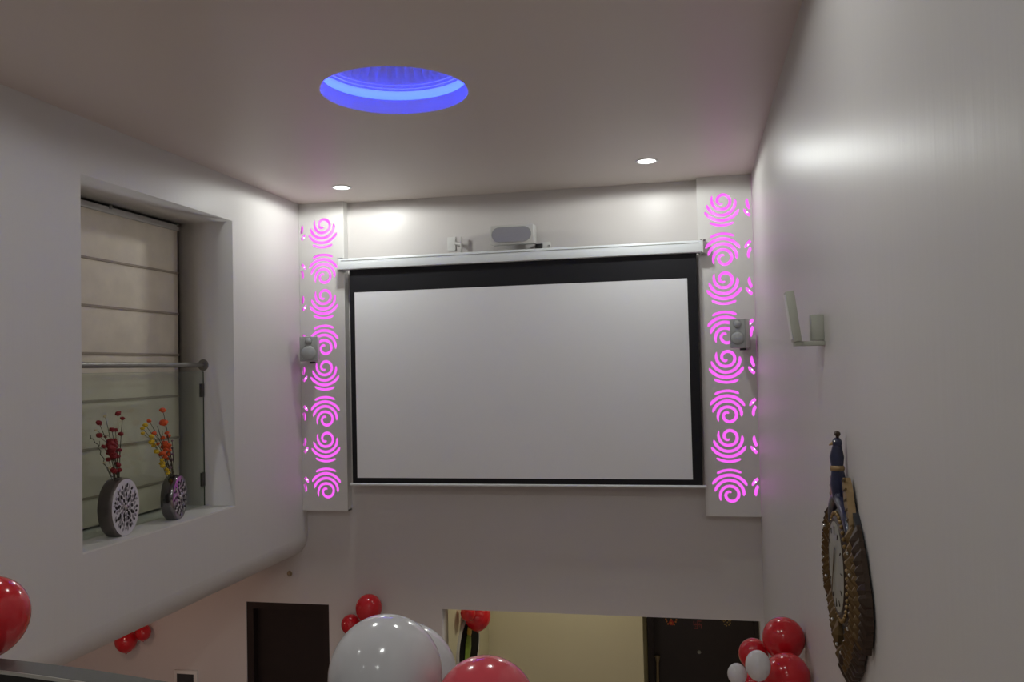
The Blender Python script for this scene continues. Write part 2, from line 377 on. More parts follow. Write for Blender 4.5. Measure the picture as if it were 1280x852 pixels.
# ------------------------------------------------------------------ perforated, pink lit corner panels
def stroke(cx, cy, f_r, a0, a1, w0, n=26):
    """closed outline of a tapered arc: radius f_r(t), angle a0..a1"""
    out = []; inn = []
    for i in range(n+1):
        t = i/n; a = a0+(a1-a0)*t; r = f_r(t)
        wv = w0*(min(1.0, 0.25+math.sqrt(max(0, min(t, 1-t)))*2.6))/2
        out.append((cx+(r+wv)*math.cos(a), cy+(r+wv)*math.sin(a))); inn.append((cx+(r-wv)*math.cos(a), cy+(r-wv)*math.sin(a)))
    return out, inn
def roundel(up, mirror):
    D = math.radians; S = []
    # spiral end at the bottom, arcs fanning above it
    K = [(80, 0.10), (180, 0.30), (270, 0.385), (360, 0.42), (450, 0.46), (540, 0.60), (572, 0.68)]
    def kr(t):
        a = 80+(572-80)*t
        for (a0, r0), (a1, r1) in zip(K, K[1:]):
            if a <= a1+1e-6: return r0+(r1-r0)*(a-a0)/(a1-a0)
        return K[-1][1]
    S.append(stroke(0.05, -0.50, kr, D(80), D(572), 0.175, 60))
    S.append(stroke(0.02, -0.50, lambda t: 0.73+0.14*t, D(-7), D(170), 0.18))
    S.append(stroke(0.0, -0.50, lambda t: 1.07+0.06*t, D(28), D(150), 0.185))
    S.append(stroke(0.0, -0.50, lambda t: 1.39, D(62), D(121), 0.15))
    # the long spiral ends short of the second arc
    res = []
    for p in S:
        res.append([[((-x if mirror else x), (y if up else -y)) for x, y in side] for side in p])
    return res
def clip_x(out, inn, xc, keep_less):
    """runs of a stroke that stay clear of the sheet's edge, as closed outlines"""
    ins = (lambda p: p[0] <= xc) if keep_less else (lambda p: p[0] >= xc)
    runs = []; cur = []
    for o, i in list(zip(out, inn))+[(None, None)]:
        if o is not None and ins(o) and ins(i): cur.append((o, i))
        else:
            if len(cur) > 3: runs.append([c[0] for c in cur]+[c[1] for c in cur[::-1]])
            cur = []
    return runs
PF = YB-0.11; RR = 0.162
ZP0, ZP1 = ZC-1.412, H
def panel(x0, x1, cx, wall_left_side, label):
    xc = (x0+x1)/2; wdt = x1-x0
    t = thing('perforated_panel', label, 'wall panel', (xc, PF, ZP0))
    polys = [rect(x0-xc, x1-xc, 0, ZP1-ZP0)]
    beads = []
    xe = (x0+0.006 if wall_left_side else x1-0.006)-xc
    cx2 = (cx-0.350 if wall_left_side else cx+0.350)-xc
    for k in range(8):
        zc = (ZC+1.436-0.3665*k)-ZP0
        up = k % 2 == 1
        for p in roundel(up, False): polys.append([(cx-xc+RR*x, zc+RR*y) for x, y in p[0]+p[1][::-1]])
        for p in roundel(up, not wall_left_side):
            so, si = [[(cx2+RR*x, zc+RR*y) for x, y in side] for side in p]
            polys += clip_x(so, si, xe, not wall_left_side)
        for dx, dz in ((0.035, 0.03), (0.050, -0.02)):
            beads.append((xe+(dx if wall_left_side else -dx), zc+(dz if up else -dz)))
    me = plate_mesh('fretwork_sheet', polys, 0.010); me.transform(T(0, 0.005, 0) @ MXZ)
    link('fretwork_sheet', me, 'panel_white', t)
    # carcass: return, top, bottom, back
    s0, s1 = (wdt/2-0.012, wdt/2) if wall_left_side else (-wdt/2, -wdt/2+0.012)
    MB().box(s0, s1, 0.010, 0.109, 0, ZP1-ZP0).build('side_return', 'panel_white', t)
    MB().box(-wdt/2, wdt/2, 0.010, 0.109, -0.0, 0.012).build('bottom_board', 'panel_white', t)
    MB().box(-wdt/2+0.013, wdt/2-0.013, 0.050, 0.060, 0.03, ZP1-ZP0-0.02).build('light_panel', 'pink_led', t)
    mb = MB()
    for bx, bz in beads: mb.ball((bx, 0.028, bz), 0.008, nu=8, nv=6)
    mb.build('led_beads', 'pink_bead', t)['kind'] = 'stuff'
    return t
panel(XL+0.002, -3.488, -3.718, True, 'white wall panel with pink lit swirl cutouts beside the window niche wall')
panel(0.063, XR-0.002, 0.288, False, 'white wall panel with pink lit swirl cutouts beside the clock wall')

# ------------------------------------------------------------------ projection screen
SX0, SX1 = -3.49, 0.098
st = thing('projection_screen', 'pulled down white projection screen with black border', 'projection screen', ((SX0+SX1)/2, 8.1, ZC-1.15))
cxs = (SX0+SX1)/2
def sl(x): return x-cxs
zb = 1.15
MB().rbox(SX0-cxs, SX1-cxs, -0.055, 0.072, zb+1.033, zb+1.145, 0.012).build('housing', 'case_white', st, 40)
MB().box(SX0-cxs+0.03, SX1-cxs-0.03, -0.058, -0.052, zb+1.118, zb+1.123).build('housing_groove', 'metal_grey', st)
for xx in (SX0-0.004, SX1+0.004):
    e = MB().rbox(xx-cxs-0.006, xx-cxs+0.006, -0.05, 0.076, zb+1.030, zb+1.150, 0.003).build('end_cap', 'plastic_white', st)
    MB().box(xx-cxs-0.02, xx-cxs+0.03, -0.02, 0.078, zb+1.150, zb+1.158).build('bracket', 'metal_grey', e)
    MB().box(xx-cxs-0.02, xx-cxs+0.03, -0.02, 0.078, zb+1.018, zb+1.028).build('bracket', 'metal_grey', e)
bx0, bx1, wx0, wx1 = sl(-3.392), sl(0.043), sl(-3.342), sl(-0.047)
z0, z1, wz0, wz1 = zb-1.115, zb+1.034, zb-1.063, zb+0.802
me = plate_mesh('black_border', [rect(bx0, bx1, z0, z1), rect(wx0, wx1, wz0, wz1)], 0.003); me.transform(MXZ)
link('black_border', me, 'screen_black', st)
MB().box(wx0, wx1, -0.0005, 0.0015, wz0, wz1).build('viewing_surface', 'screen_white', st)
bb = MB().tube([(bx0-0.02, 0, zb-1.128), (bx1+0.02, 0, zb-1.128)], 0.0135, 12).build('bottom_bar', 'case_white', st, 50)
for xx in (bx0-0.02, bx1+0.02): MB().ball((xx, 0, zb-1.128), 0.014, nu=10, nv=6).build('end_plug', 'plastic_white', bb, 60)

# ------------------------------------------------------------------ speakers
def centre_speaker():
    p0 = at_y(611, 283, 8.05); x0, x1 = -1.912, -1.478
    t = thing('centre_speaker', 'wide white loudspeaker with oval grey grille above the screen housing', 'loudspeaker', ((x0+x1)/2, 8.13, ZC+1.205))
    M = Matrix.Rotation(math.radians(4), 4, 'X')
    hw = (x1-x0)/2
    MB().rbox(-hw, hw, -0.085, 0.085, 0, 0.185, 0.012, M=M).build('cabinet', 'speaker_case', t, 40)
    g = MB(); P = []
    for k in range(24): a = -PI/2+PI*k/23; P.append((hw*0.52+0.072*math.cos(a), 0.094+0.066*math.sin(a)))
    for k in range(24): a = PI/2+PI*k/23; P.append((-hw*0.52+0.072*math.cos(a), 0.094+0.066*math.sin(a)))
    P = [(x*1.02-0.0, y) for x, y in P]
    gr = g.prism(P, 0.080, 0.093, M @ MXZ).build('grille', 'grille_grey', t)
    P2 = [(x*1.035, 0.094+(y-0.094)*1.10) for x, y in P]
    rm = plate_mesh('grille_rim', [P2, P], 0.014); rm.transform(M @ T(0, -0.086, 0) @ MXZ); link('grille_rim', rm, 'speaker_grey', t)
    MB().box(-0.10, 0.10, 0.083, 0.168, 0.05, 0.13).build('wall_bracket', 'plastic_white', t)
centre_speaker()
def satellite(u0, v0, u1, v1, label, side):
    yf = 7.95; a = at_y(u0, v0, yf); b = at_y(u1, v1, yf)
    wd, hg = b.x-a.x, a.z-b.z
    t = thing('satellite_speaker', label, 'loudspeaker', ((a.x+b.x)/2, yf, b.z), math.radians(-18*side), None)
    MB().rbox(-wd/2-0.004, wd/2+0.004, 0.006, 0.15, -0.004, hg+0.004, 0.012).build('cabinet', 'speaker_case', t, 40)
    MB().rbox(-wd/2, wd/2, -0.006, 0.012, 0, hg, 0.004).build('baffle', 'speaker_grey', t, 40)
    Mx = Matrix.Rotation(PI/2, 4, 'X')
    MB().lathe([(0.0005, 0.026), (0.018, 0.024), (0.032, 0.012), (0.035, 0.005), (0.038, 0.009), (0.040, 0.0)], 28, T(0, 0, hg*0.825) @ Mx).build('tweeter', 'cone_grey', t, 60)
    rw = wd*0.465
    MB().lathe([(0.0005, 0.026), (rw*0.55, 0.022), (rw*0.90, 0.010), (rw*0.94, 0.005), (rw*0.97, 0.010), (rw, 0.0)], 36, T(0, 0, hg*0.33) @ Mx).build('woofer', 'cone_grey', t, 60)
    br = MB().tube([(0.03, 0.07, 0.0), (0.03, 0.09, -0.02), (0.03, 0.17, -0.02), (0.03, 0.214, 0.03)], 0.012, 8).build('bracket_arm', 'speaker_case', t, 60)
    MB().lathe([(0.0005, -0.022), (0.03, -0.022), (0.03, -0.004), (0.0005, -0.004)], 16, T(0.03, 0.06, -0.002)).build('swivel_knob', 'plastic_black', br, 40)
    MB().rbox(0.0, 0.06, 0.214, 0.223, -0.02, 0.07, 0.004).build('mount_plate', 'speaker_case', t)
satellite(375.5, 421, 396, 451, 'small grey two-way loudspeaker on the panel beside the window niche wall', -1)
satellite(911.5, 399, 932.5, 434, 'small grey two-way loudspeaker on the panel beside the clock wall', 1)

# small fittings above the screen
t = thing('wall_bracket', 'small pale wall plate with grey upright bracket above the screen', 'bracket', (-2.36, YB, ZC+1.20))
MB().rbox(-0.05, 0.035, -0.012, 0, 0, 0.14, 0.004).build('wall_plate', 'plastic_white', t)
MB().tube([(0.03, -0.006, 0.075), (0.08, -0.03, 0.06), (0.105, -0.05, 0.05)], 0.017, 8).build('arm', 'aluminium', t, 50)
MB().rbox(0.095, 0.115, -0.065, -0.045, -0.03, 0.13, 0.004).build('upright', 'aluminium', t, 50)
t = thing('infrared_sensor', 'tiny black sensor box on a white mount above the screen housing', 'sensor', (-1.468, YB, ZC+1.150))
MB().rbox(0.03, 0.11, -0.012, 0, 0.012, 0.09, 0.004).build('mount', 'plastic_white', t)
MB().rbox(-0.035, 0.035, -0.05, -0.004, 0.018, 0.070, 0.005).build('housing', 'plastic_black', t)
MB().ball((0.105, -0.02, 0.055), 0.010, nu=10, nv=6).build('button', 'plastic_white', t, 60)

# ------------------------------------------------------------------ niche: roman blind, glass guard, vases
BX = XL-0.54
rb = thing('roman_blind', 'cream roman blind lowered in the window niche', 'blind', (BX, (NY0+NY1)/2, NZ0))
by0, by1 = NY0-(NY0+NY1)/2+0.005, NY1-(NY0+NY1)/2-0.012
seams = [0.923-0.3665*k for k in range(6)]
edges = [1.31]+seams+[-1.13]
nyy = 48
for i in range(len(edges)-1):
    zt, zbm = edges[i]+ZC-NZ0, edges[i+1]+ZC-NZ0
    vs = []; fs = []; nz = 8; rnd = random.Random(i)
    ph = [rnd.uniform(0, 6) for _ in range(4)]
    for j in range(nz+1):
        q = j/nz
        for k in range(nyy+1):
            yy = by0+(by1-by0)*k/nyy
            bulge = 0.012*math.sin(PI*q)+(0.006*math.sin(7*yy+ph[0]+2*q)+0.004*math.sin(17*yy+ph[1]-3*q))*math.sin(PI*q); bulge *= min(1, (by1-yy)/0.25+0.1)
            vs.append((bulge, yy, zt+(zbm-zt)*q+0.004*math.sin(3*yy+ph[2])*(0 if j in (0, nz) else 1)))
    for j in range(nz):
        for k in range(nyy):
            a = j*(nyy+1)+k; fs.append((a, a+1, a+nyy+2, a+nyy+1))
    mb = MB(); mb.v = vs; mb.f = fs
    mb.build('fabric_panel', 'blind_fabric', rb, 180)
for sz in seams:
    MB().box(-0.004, 0.012, by0, by1, sz+ZC-NZ0-0.012, sz+ZC-NZ0+0.006).build('fold_seam', 'blind_seam', rb)
hr = MB().rbox(-0.025, 0.022, by0, by1+0.006, 1.30+ZC-NZ0, 1.352+ZC-NZ0, 0.004).build('headrail', 'aluminium', rb)
for yy in (by0+0.1, 0.02, by1-0.02):
    MB().rbox(-0.03, 0.03, yy-0.018, yy+0.018, 1.335+ZC-NZ0, 1.366+ZC-NZ0, 0.003).build('bracket', 'metal_grey', hr)

GX = XL-0.30
gg = thing('glass_guard', 'clear glass guard panel with dark clips in the window niche', 'glass panel', (GX, (NY0+NY1)/2, NZ0+0.012))
gy0, gy1 = NY0-(NY0+NY1)/2+0.003, NY1-(NY0+NY1)/2-0.004
MB().box(-0.005, 0.005, gy0, gy1, 0.0, 1.185).build('glass_pane', 'glass_pane', gg)
MB().box(-0.0048, 0.0048, gy1, gy1+0.0035, 0.0, 1.185).build('glass_edge', 'glass_edge', gg)
MB().box(-0.0048, 0.0048, gy0, gy1, 1.185, 1.1862).build('glass_edge', 'glass_edge', gg)
for zz in (-0.129, -0.916):
    for yy in (gy1-0.025, gy0+0.025):
        MB().rbox(-0.012, 0.012, yy-0.020, yy+0.025 if yy > 0 else yy+0.02, zz+ZC-NZ0-0.012-0.065, zz+ZC-NZ0-0.012+0.055, 0.003).build('clip', 'clip_dark', gg)
hr = thing('niche_handrail', 'round steel handrail across the window niche', 'handrail', (GX, (NY0+NY1)/2, ZC+0.091))
MB().tube([(0, gy0-0.002, 0), (0, gy1+0.002, 0)], 0.022, 14).build('tube', 'steel', hr, 50)
for yy, s in ((gy1+0.003, -1), (gy0-0.002, 1)):
    MB().lathe([(0.0005, 0.014), (0.030, 0.014), (0.048, 0.010), (0.052, 0.0)], 24, T(0, yy, 0) @ Matrix.Rotation(-s*PI/2, 4, 'X')).build('wall_flange', 'steel', hr, 40)

def vase(px, w, h, th, rz, label, side_m, face_m, petal_ms, seed):
    p = at_x(px[0], px[1], XL-0.16)
    base = Vector((XL-0.16, p.y, NZ0+0.012))
    t = thing('flower_vase', label, 'vase', base, rz)
    # flattened oval body standing on a small flat, flat faces towards local +X / -X
    n = 56; cz = h*0.5
    def oval(s):
        P = []
        for k in range(n):
            a = 2*PI*k/n; y = w/2*s*math.cos(a); z = h*0.53*s*math.sin(a)
            P.append((y, max(-h*0.5, min(h*0.5, z))+cz))
        return P
    vs = []; fs = []
    rings = [(-th/2, 0.80), (-th/2, 0.94), (-th/2+0.010, 0.985), (-th/4, 1.0), (th/4, 1.0), (th/2-0.010, 0.985), (th/2, 0.94)]
    for x, s in rings:
        for y, z in oval(s):
            vs.append((x, y, z if s >= 0.98 else z))
    for i in range(len(rings)-1):
        for k in range(n): fs.append((i*n+k, i*n+(k+1) % n, (i+1)*n+(k+1) % n, (i+1)*n+k))
    fs.append(tuple(range(n-1, -1, -1)))
    mb = MB(); mb.v = vs; mb.f = fs; mb.build('body', side_m, t, 35)
    f = MB().prism(oval(0.94), th/2-0.004, th/2+0.001, MYZ).build('face_plate', face_m, t)
    # carved flower: rings of petals, part of the face
    rnd = random.Random(seed)
    for (mname, nm) in ((petal_ms[0], 0), (petal_ms[1], 1)):
        mb = MB()
        for ri, (r0, cnt, L, W) in enumerate(((0.05, 7, 0.22, 0.12), (0.20, 11, 0.25, 0.15), (0.38, 17, 0.26, 0.15), (0.57, 23, 0.25, 0.14), (0.75, 27, 0.22, 0.12))):
            for k in range(cnt):
                if (k+ri) % 2 != nm: continue
                a = 2*PI*(k+0.5*(ri % 2))/cnt+rnd.uniform(-0.08, 0.08)
                ca, sa = math.cos(a), math.sin(a)
                L2 = L*rnd.uniform(0.8, 1.2)
                pts = []; ro = rnd.uniform(-0.75, 0.75); cr, sr = math.cos(ro), math.sin(ro)
                for (d, s) in ((0, 0), (0.35, 1), (0.7, 0.8), (1, 0), (0.7, -0.8), (0.35, -1)):
                    e1, e2 = (d-0.5)*L2, s*W*0.55; rr = r0+0.5*L2+e1*cr-e2*sr; sw = e1*sr+e2*cr
                    pts.append(((rr*ca-sw*sa)*w*0.44, (rr*sa+sw*ca)*h*0.44+cz))
                lift = rnd.uniform(0.004, 0.010)
                v0 = [(th/2+0.001, y, z) for y, z in pts]; c = (th/2+lift, sum(y for y, z in pts)/6, sum(z for y, z in pts)/6)
                mb.add(v0+[c], [(q, (q+1) % 6, 6) for q in range(6)])
        mb.build('petal_relief', mname, f)['kind'] = 'stuff'
    MB().ball((th/2, 0, cz), 0.012, 0.022, 0.022, nu=10, nv=6).build('relief_centre', 'relief_silver', f, 60)
    MB().lathe([(0.026, 0.0), (0.030, 0.006), (0.026, 0.012), (0.020, 0.010), (0.018, -0.01)], 20, T(0, 0, h-0.003)).build('neck', side_m, t, 40)
    return base, h
v1, h1 = vase((148.5, 673), 0.325, 0.41, 0.12, 0.0, 'round flat vase with frosted silver flower face holding red flowers', 'vase_gunmetal', 'vase_silver', ('relief_dark', 'relief_mid'), 3)
v2, h2 = vase((218, 654), 0.315, 0.345, 0.10, math.radians(12), 'round flat dark chrome vase with carved flower holding orange and yellow flowers', 'vase_chrome', 'vase_chrome', ('relief_dark', 'relief_silver'), 5)

def bloom_mesh(seed):
    rnd = random.Random(seed); bm = bmesh.new(); bmesh.ops.create_icosphere(bm, subdivisions=2, radius=1.0)
    for v in bm.verts:
        s = 1+rnd.uniform(-0.20, 0.14); v.co = Vector((v.co.x*s, v.co.y*s, v.co.z*s*0.72))
    me = bpy.data.meshes.new('blossom'); bm.to_mesh(me); bm.free(); return me
BLOOM = {}
def spray(base, h, blooms, bm_, stem_m, label, group, seed):
    """one artificial flower stem: blooms are zoomed-photo coordinates (zx, zy, radius)"""
    top = Vector((base.x, base.y, base.z+h+0.004))
    t = thing('flower_spray', label, 'artificial flower', top, 0, group)
    rnd = random.Random(seed)
    P = []
    for zx, zy, s in blooms:
        u, v = 100+zx*0.14085, 500+zy*0.14085
        q = at_x(u, v, base.x+rnd.uniform(-0.035, 0.045)); P.append((q-top, s*0.14085/px_m(q)))
    P.sort(key=lambda e: e[0].z)
    tipp = P[-1][0]
    off = Vector((rnd.uniform(-0.008, 0.008), rnd.uniform(-0.008, 0.008), 0))
    def main(q): return off*(1-q)+Vector((0, 0, -0.25*(1-q)**3)) + Vector((tipp.x*q**1.3, tipp.y*q**1.3, tipp.z*q))
    MB().tube([main(k/10) for k in range(11)], [0.0035-0.0015*k/10 for k in range(11)], 6).build('stem', stem_m, t, 60)
    for i, (q, r) in enumerate(P):
        if i < len(P)-1 and q.z > 0.03:
            z = max(0.0, min(0.95, (q.z-0.05)/max(0.05, tipp.z)))
            MB().tube([main(z), (main(z)*0.4+q*0.6)+Vector((0, 0, -0.008)), q], 0.0018, 5).build('twig', stem_m, t, 60)
        key = (bm_, i % 3)
        if key not in BLOOM:
            BLOOM[key] = bloom_mesh(len(BLOOM)); BLOOM[key].materials.append(MATS[bm_])
        o = bpy.data.objects.new('blossom', BLOOM[key]); C.objects.link(o); o.parent = t
        o.location = q; o.scale = (r, r, r); o.rotation_euler = (rnd.uniform(-0.5, 0.5), rnd.uniform(-0.5, 0.5), rnd.uniform(0, 6))
RED = [(338,117,28),(377,160,22),(168,202,30),(172,313,32),(283,262,28),(315,265,25),(363,300,24),(208,410,22),(270,360,30),(300,375,34),(262,395,34),(300,410,34),(285,440,36),(290,480,36),(350,443,24),(248,470,20),(335,497,24),(252,525,26),(300,515,25),(340,572,26),(320,560,20),(300,625,30),(350,620,26),(270,420,30),(225,325,14),(305,355,24),(255,370,28),(280,385,34),(285,412,36),(312,392,26),(268,448,30),(308,450,28),(295,500,28),(282,465,34),(310,640,24),(285,610,22)]
gr = 'crimson sprays in the silver vase'
lb = 'stem of dark red pompom flowers in the silver-faced vase'
for i, idx in enumerate(([0,9,13,18,21,27,30], [1,6,14,16,19,22,34], [2,3,7,17,24,26], [4,8,10,12,20,28,31,35], [5,25,11,23,15,29,32,33])):
    spray(v1, h1, [RED[k] for k in idx], 'bloom_red', 'stem_brown', ('tallest stem of dark red pompom flowers in the silver-faced vase', 'dark red pompom stem in the silver-faced vase on the side of the chrome vase', 'dark red pompom stem in the silver-faced vase leaning away from the chrome vase', 'dense dark red pompom stem amid the silver-faced vase bouquet', 'dense dark red pompom stem amid the silver-faced vase bouquet')[i], gr, 10+i)
spray(v1, h1, [(222,140,18),(140,265,12),(262,600,16),(215,555,13)], 'bloom_cream', 'stem_green', 'pale cream dried stem among the red flowers', None, 31)
def curly(base, h, pts, label, m_='stem_brown'):
    top = Vector((base.x, base.y, base.z+h))
    P = [at_x(100+x*0.14085, 500+y*0.14085, base.x+0.01)-top for x, y in pts]
    t = thing('curly_twig', label, 'dried twig', top); n = len(P)
    MB().tube([(0, 0.0, -0.2), (0, 0, 0.0)]+P, 0.003, 6).build('stem', m_, t, 60)
    MB().tube([P[n//2], P[n//2]+Vector((0, 0.02, 0.02)), P[n//2]+Vector((0, 0.015, 0.05))], 0.002, 5).build('side_shoot', m_, t, 60)
curly(v1, h1, [(270,670),(245,600),(205,560),(215,520),(180,480),(185,450),(160,425),(170,400),(130,375),(120,345),(95,340),(92,310)], 'thin curly brown twig beside the red flowers')
ORA = [(735,88,30),(612,182,24),(742,200,40),(770,290,22),(785,320,22),(658,293,22),(735,335,22),(765,400,44),(735,470,30),(775,520,22),(790,440,24),(690,390,20),(780,480,25),(760,440,24),(750,380,30),(785,400,26),(745,415,28),(755,500,22),(720,480,22)]
YEL = [(580,220,24),(555,250,22),(556,293,20),(635,320,26),(635,370,28),(655,400,24),(680,455,28),(730,560,28),(735,585,24),(780,645,24),(770,615,22),(725,530,20)]
for i, idx in enumerate(([0,2,7,9,14], [1,5,11,8,18], [3,4,10,12,15], [6,13,16,17])):
    spray(v2, h2, [ORA[k] for k in idx], 'bloom_orange', 'stem_brown', ('tallest stem of orange pompom flowers in the dark chrome vase', 'orange pompom stem in the chrome vase leaning towards the silver-faced vase', 'orange pompom stem in the chrome vase on the side of the mauve stem', 'short orange pompom stem in the chrome vase')[i], 'orange sprays in the chrome vase', 50+i)
for i, idx in enumerate(([0,3,5,11,9], [1,2,4,6,7,8,10])):
    spray(v2, h2, [YEL[k] for k in idx], 'bloom_yellow', 'stem_green', ('shorter stem of yellow pompom flowers in the dark chrome vase', 'fuller stem of yellow pompom flowers in the dark chrome vase')[i], 'yellow sprays in the chrome vase', 60+i)
spray(v2, h2, [(815,530,20),(800,600,18),(818,425,12),(822,480,14),(818,360,10)], 'bloom_mauve', 'stem_brown', 'dull mauve dried stem among the orange flowers', None, 71)
curly(v2, h2, [(790,640),(760,540),(740,450),(720,330),(705,290),(690,240),(683,232)], 'thin straight brown twig among the yellow flowers')

# ------------------------------------------------------------------ sconce on the right wall
p0 = at_x(1023, 394, XR-0.01); p1 = at_x(1023, 430, XR-0.01)
sc = thing('wall_sconce', 'grey metal wall sconce with tilted upright plate', 'wall lamp', (XR, 4.0, p1.z-0.0))
hgt = p0.z-p1.z
MB().rbox(-0.055, 0, -0.03, 0.03, 0.015, hgt, 0.004).build('wall_box', 'sconce_grey', sc, 40)
MB().rbox(-0.128, 0, -0.045, 0.03, -0.008, 0.012, 0.003).build('arm', 'sconce_grey', sc, 40)
Mt = T(-0.118, 0, 0.012) @ Matrix.Rotation(math.radians(-7), 4, 'Y')
MB().rbox(-0.016, 0.020, -0.06, 0.03, 0, 0.225, 0.003, M=Mt).build('shade_plate', 'sconce_grey', sc, 40)
MB().box(-0.019, -0.016, -0.05, 0.02, 0.012, 0.213, M=Mt).build('light_diffuser', 'plastic_white', sc)

# ------------------------------------------------------------------ peacock clock on the right wall (local: s along -Y, t up, d into the room)
CY, CZ = 3.50, ZC-0.80
ck = thing('peacock_clock', 'ornate bronze and blue peacock wall clock with beaded dial', 'clock', (XR, CY, CZ))
MC = Matrix(((0, 0, -1, 0), (-1, 0, 0, 0), (0, 1, 0, 0), (0, 0, 0, 1)))    # (s,t,d) -> (-d, -s, t)
def c3(s, t, d): return Vector((-d, -s, t))
def tail_half(t):                         # half width of the tail outline at height t
    if t > 0.30: return 0.0
    if t > 0.0: return 0.41*math.sqrt(max(0, 1-(t/0.31)**1.8))
    return 0.41*max(0.0, 1-(-t/0.385)**1.75)
pl = [(tail_half(t), t) for t in [0.295-0.675*k/40 for k in range(41)]]
poly = [(s*0.90+0.01, t) for s, t in pl]+[(-s*0.90-0.01, t) for s, t in pl[::-1]]
MB().prism(poly, 0.0, 0.022, MC).build('back_board', 'clock_board', ck)
# overlapping feathers around both sides
def feather(s, t, ang, L, W, d, mname):
    P = [(0, 0), (0.25, 0.42), (0.6, 0.5), (0.85, 0.34), (1.0, 0.0), (0.85, -0.34), (0.6, -0.5), (0.25, -0.42)]
    vs = []
    ca, sa = math.cos(ang), math.sin(ang)
    for (x, y) in P: vs.append(c3(s+x*L*ca-y*W*sa, t+x*L*sa+y*W*ca, d+0.012*x))
    vs.append(c3(s+0.55*L*ca, t+0.55*L*sa, d+0.030))
    nb = len(vs)
    vs += [c3(s+x*L*ca-y*W*sa, t+x*L*sa+y*W*ca, d-0.012) for (x, y) in P]
    fs = [(k, (k+1) % 8, 8) for k in range(8)]+[(k, nb+k, nb+(k+1) % 8, (k+1) % 8) for k in range(8)]
    MB().add(vs, fs).build('feather', mname, ck)
rnd = random.Random(4)
for sg in (1, -1):
    for row, (ins, L, W, d, n, mn) in enumerate(((-0.045, 0.105, 0.055, 0.020, 20, 'clock_bronze'), (0.01, 0.105, 0.050, 0.027, 17, 'clock_gold'), (0.07, 0.115, 0.046, 0.034, 15, 'clock_gold'), (0.14, 0.105, 0.044, 0.042, 12, 'clock_bronze'))):
        for k in range(n):
            t = (0.22 if row < 2 else 0.16)-((0.55-0.04*row) if row < 2 else (0.50-0.06*row))*k/(n-1)
            s = max(0.0, tail_half(t)-0.055-ins)
            if s < 0.02 and row: continue
            if math.hypot(s, t) < 0.235: 
                continue
            ang = math.radians(-62+20*math.sin(k))+(0 if row else -0.1)
            ang = math.atan2(-0.75, 0.42 if t > -0.1 else -0.30)+rnd.uniform(-0.12, 0.12)
            a = ang if sg > 0 else PI-ang
            feather(sg*s, t, a, L, W, d, mn)
# rim line, coloured dark for the shadow at the tail's edge, and gems
for sg in (1, -1):
    MB().tube([c3(sg*(tail_half(t)*0.90), t, 0.012) for t in [0.20-0.55*k/16 for k in range(17)]], 0.012, 6).build('rim_cord', 'clock_board', ck, 60)
    for k in range(7):
        t = 0.12-0.42*k/6; s = max(0.05, tail_half(t)-0.10)
        if math.hypot(s, t) > 0.24: MB().ball(c3(sg*s, t, 0.052), 0.007, nu=8, nv=5).build('gem', 'clock_gem', ck)
# bottom pendant
MB().lathe([(0.0005, 0), (0.014, 0.012), (0.028, 0.04), (0.026, 0.07), (0.012, 0.10), (0.0005, 0.11)], 16, T(-0.028, 0, -0.392)).build('pendant', 'clock_bronze', ck, 60)
# dial
Mdial = Matrix(((0, 0, -1, 0), (-1, 0, 0, 0), (0, 1, 0, 0.012), (0, 0, 0, 1))) @ Matrix.Diagonal((0.93, 0.93, 1, 1))
fr = MB().lathe([(0.180, 0.02), (0.184, 0.052), (0.195, 0.054), (0.205, 0.046), (0.228, 0.040), (0.240, 0.030), (0.245, 0.015)], 56, Mdial).build('dial_frame', 'clock_bronze', ck, 40)
for k in range(44):
    a = 2*PI*k/44
    MB().ball(c3(0.202*math.cos(a), 0.202*math.sin(a)+0.012, 0.045), 0.0085, nu=7, nv=5).build('bead', 'clock_bead', fr, 60)
df = MB().lathe([(0.0005, 0.060), (0.10, 0.058), (0.183, 0.053), (0.183, 0.045)], 56, Mdial).build('dial_face', 'clock_face', ck)
for k in range(12):
    a = 2*PI*k/12; L = 0.024 if k % 3 else 0.036
    Mk = Mdial @ Matrix.Rotation(a, 4, 'Z')
    MB().box(0.165-L, 0.165, -0.0025, 0.0025, 0.0535, 0.0575, Mk).build('hour_mark', 'clock_bronze', df)
for a, L, wv in ((math.radians(64), 0.095, 0.006), (math.radians(-118), 0.14, 0.004)):
    MB().box(-0.02, L, -wv, wv, 0.062, 0.0645, Mdial @ Matrix.Rotation(a, 4, 'Z')).build('hand', 'clock_gold', df)
# peacock: neck forks round the dial, head with crest and two folded wings
for sg in (1, -1):
    P = [c3(0.0, 0.40, 0.035)]+[c3(sg*0.268*math.cos(a), 0.262*math.sin(a)+0.01, 0.032) for a in [math.radians(88-12*k) for k in range(6)]]
    MB().tube(P, [0.022, 0.024, 0.024, 0.022, 0.020, 0.016, 0.010], 10).build('body', 'clock_blue', ck, 60)
MB().tube([c3(0, 0.27, 0.030), c3(0.004, 0.33, 0.034), c3(0.0, 0.385, 0.036), c3(-0.004, 0.43, 0.036), c3(0.0, 0.475, 0.034)], [0.026, 0.031, 0.022, 0.027, 0.017], 14).build('neck', 'clock_blue', ck, 60)
MB().lathe([(0.020, -0.012), (0.026, -0.008), (0.028, 0.0), (0.026, 0.008), (0.020, 0.012)], 18, T(*c3(0, 0.388, 0.036))).build('collar', 'clock_wing', ck, 50)
hd = MB().ball(c3(0, 0.485, 0.034), 0.019, 0.020, 0.022, nu=14, nv=10).build('head', 'clock_blue', ck, 60)
MB().tube([c3(0, 0.484, 0.048), c3(0, 0.476, 0.064)], [0.008, 0.002], 8).build('beak', 'clock_wing', hd, 60)
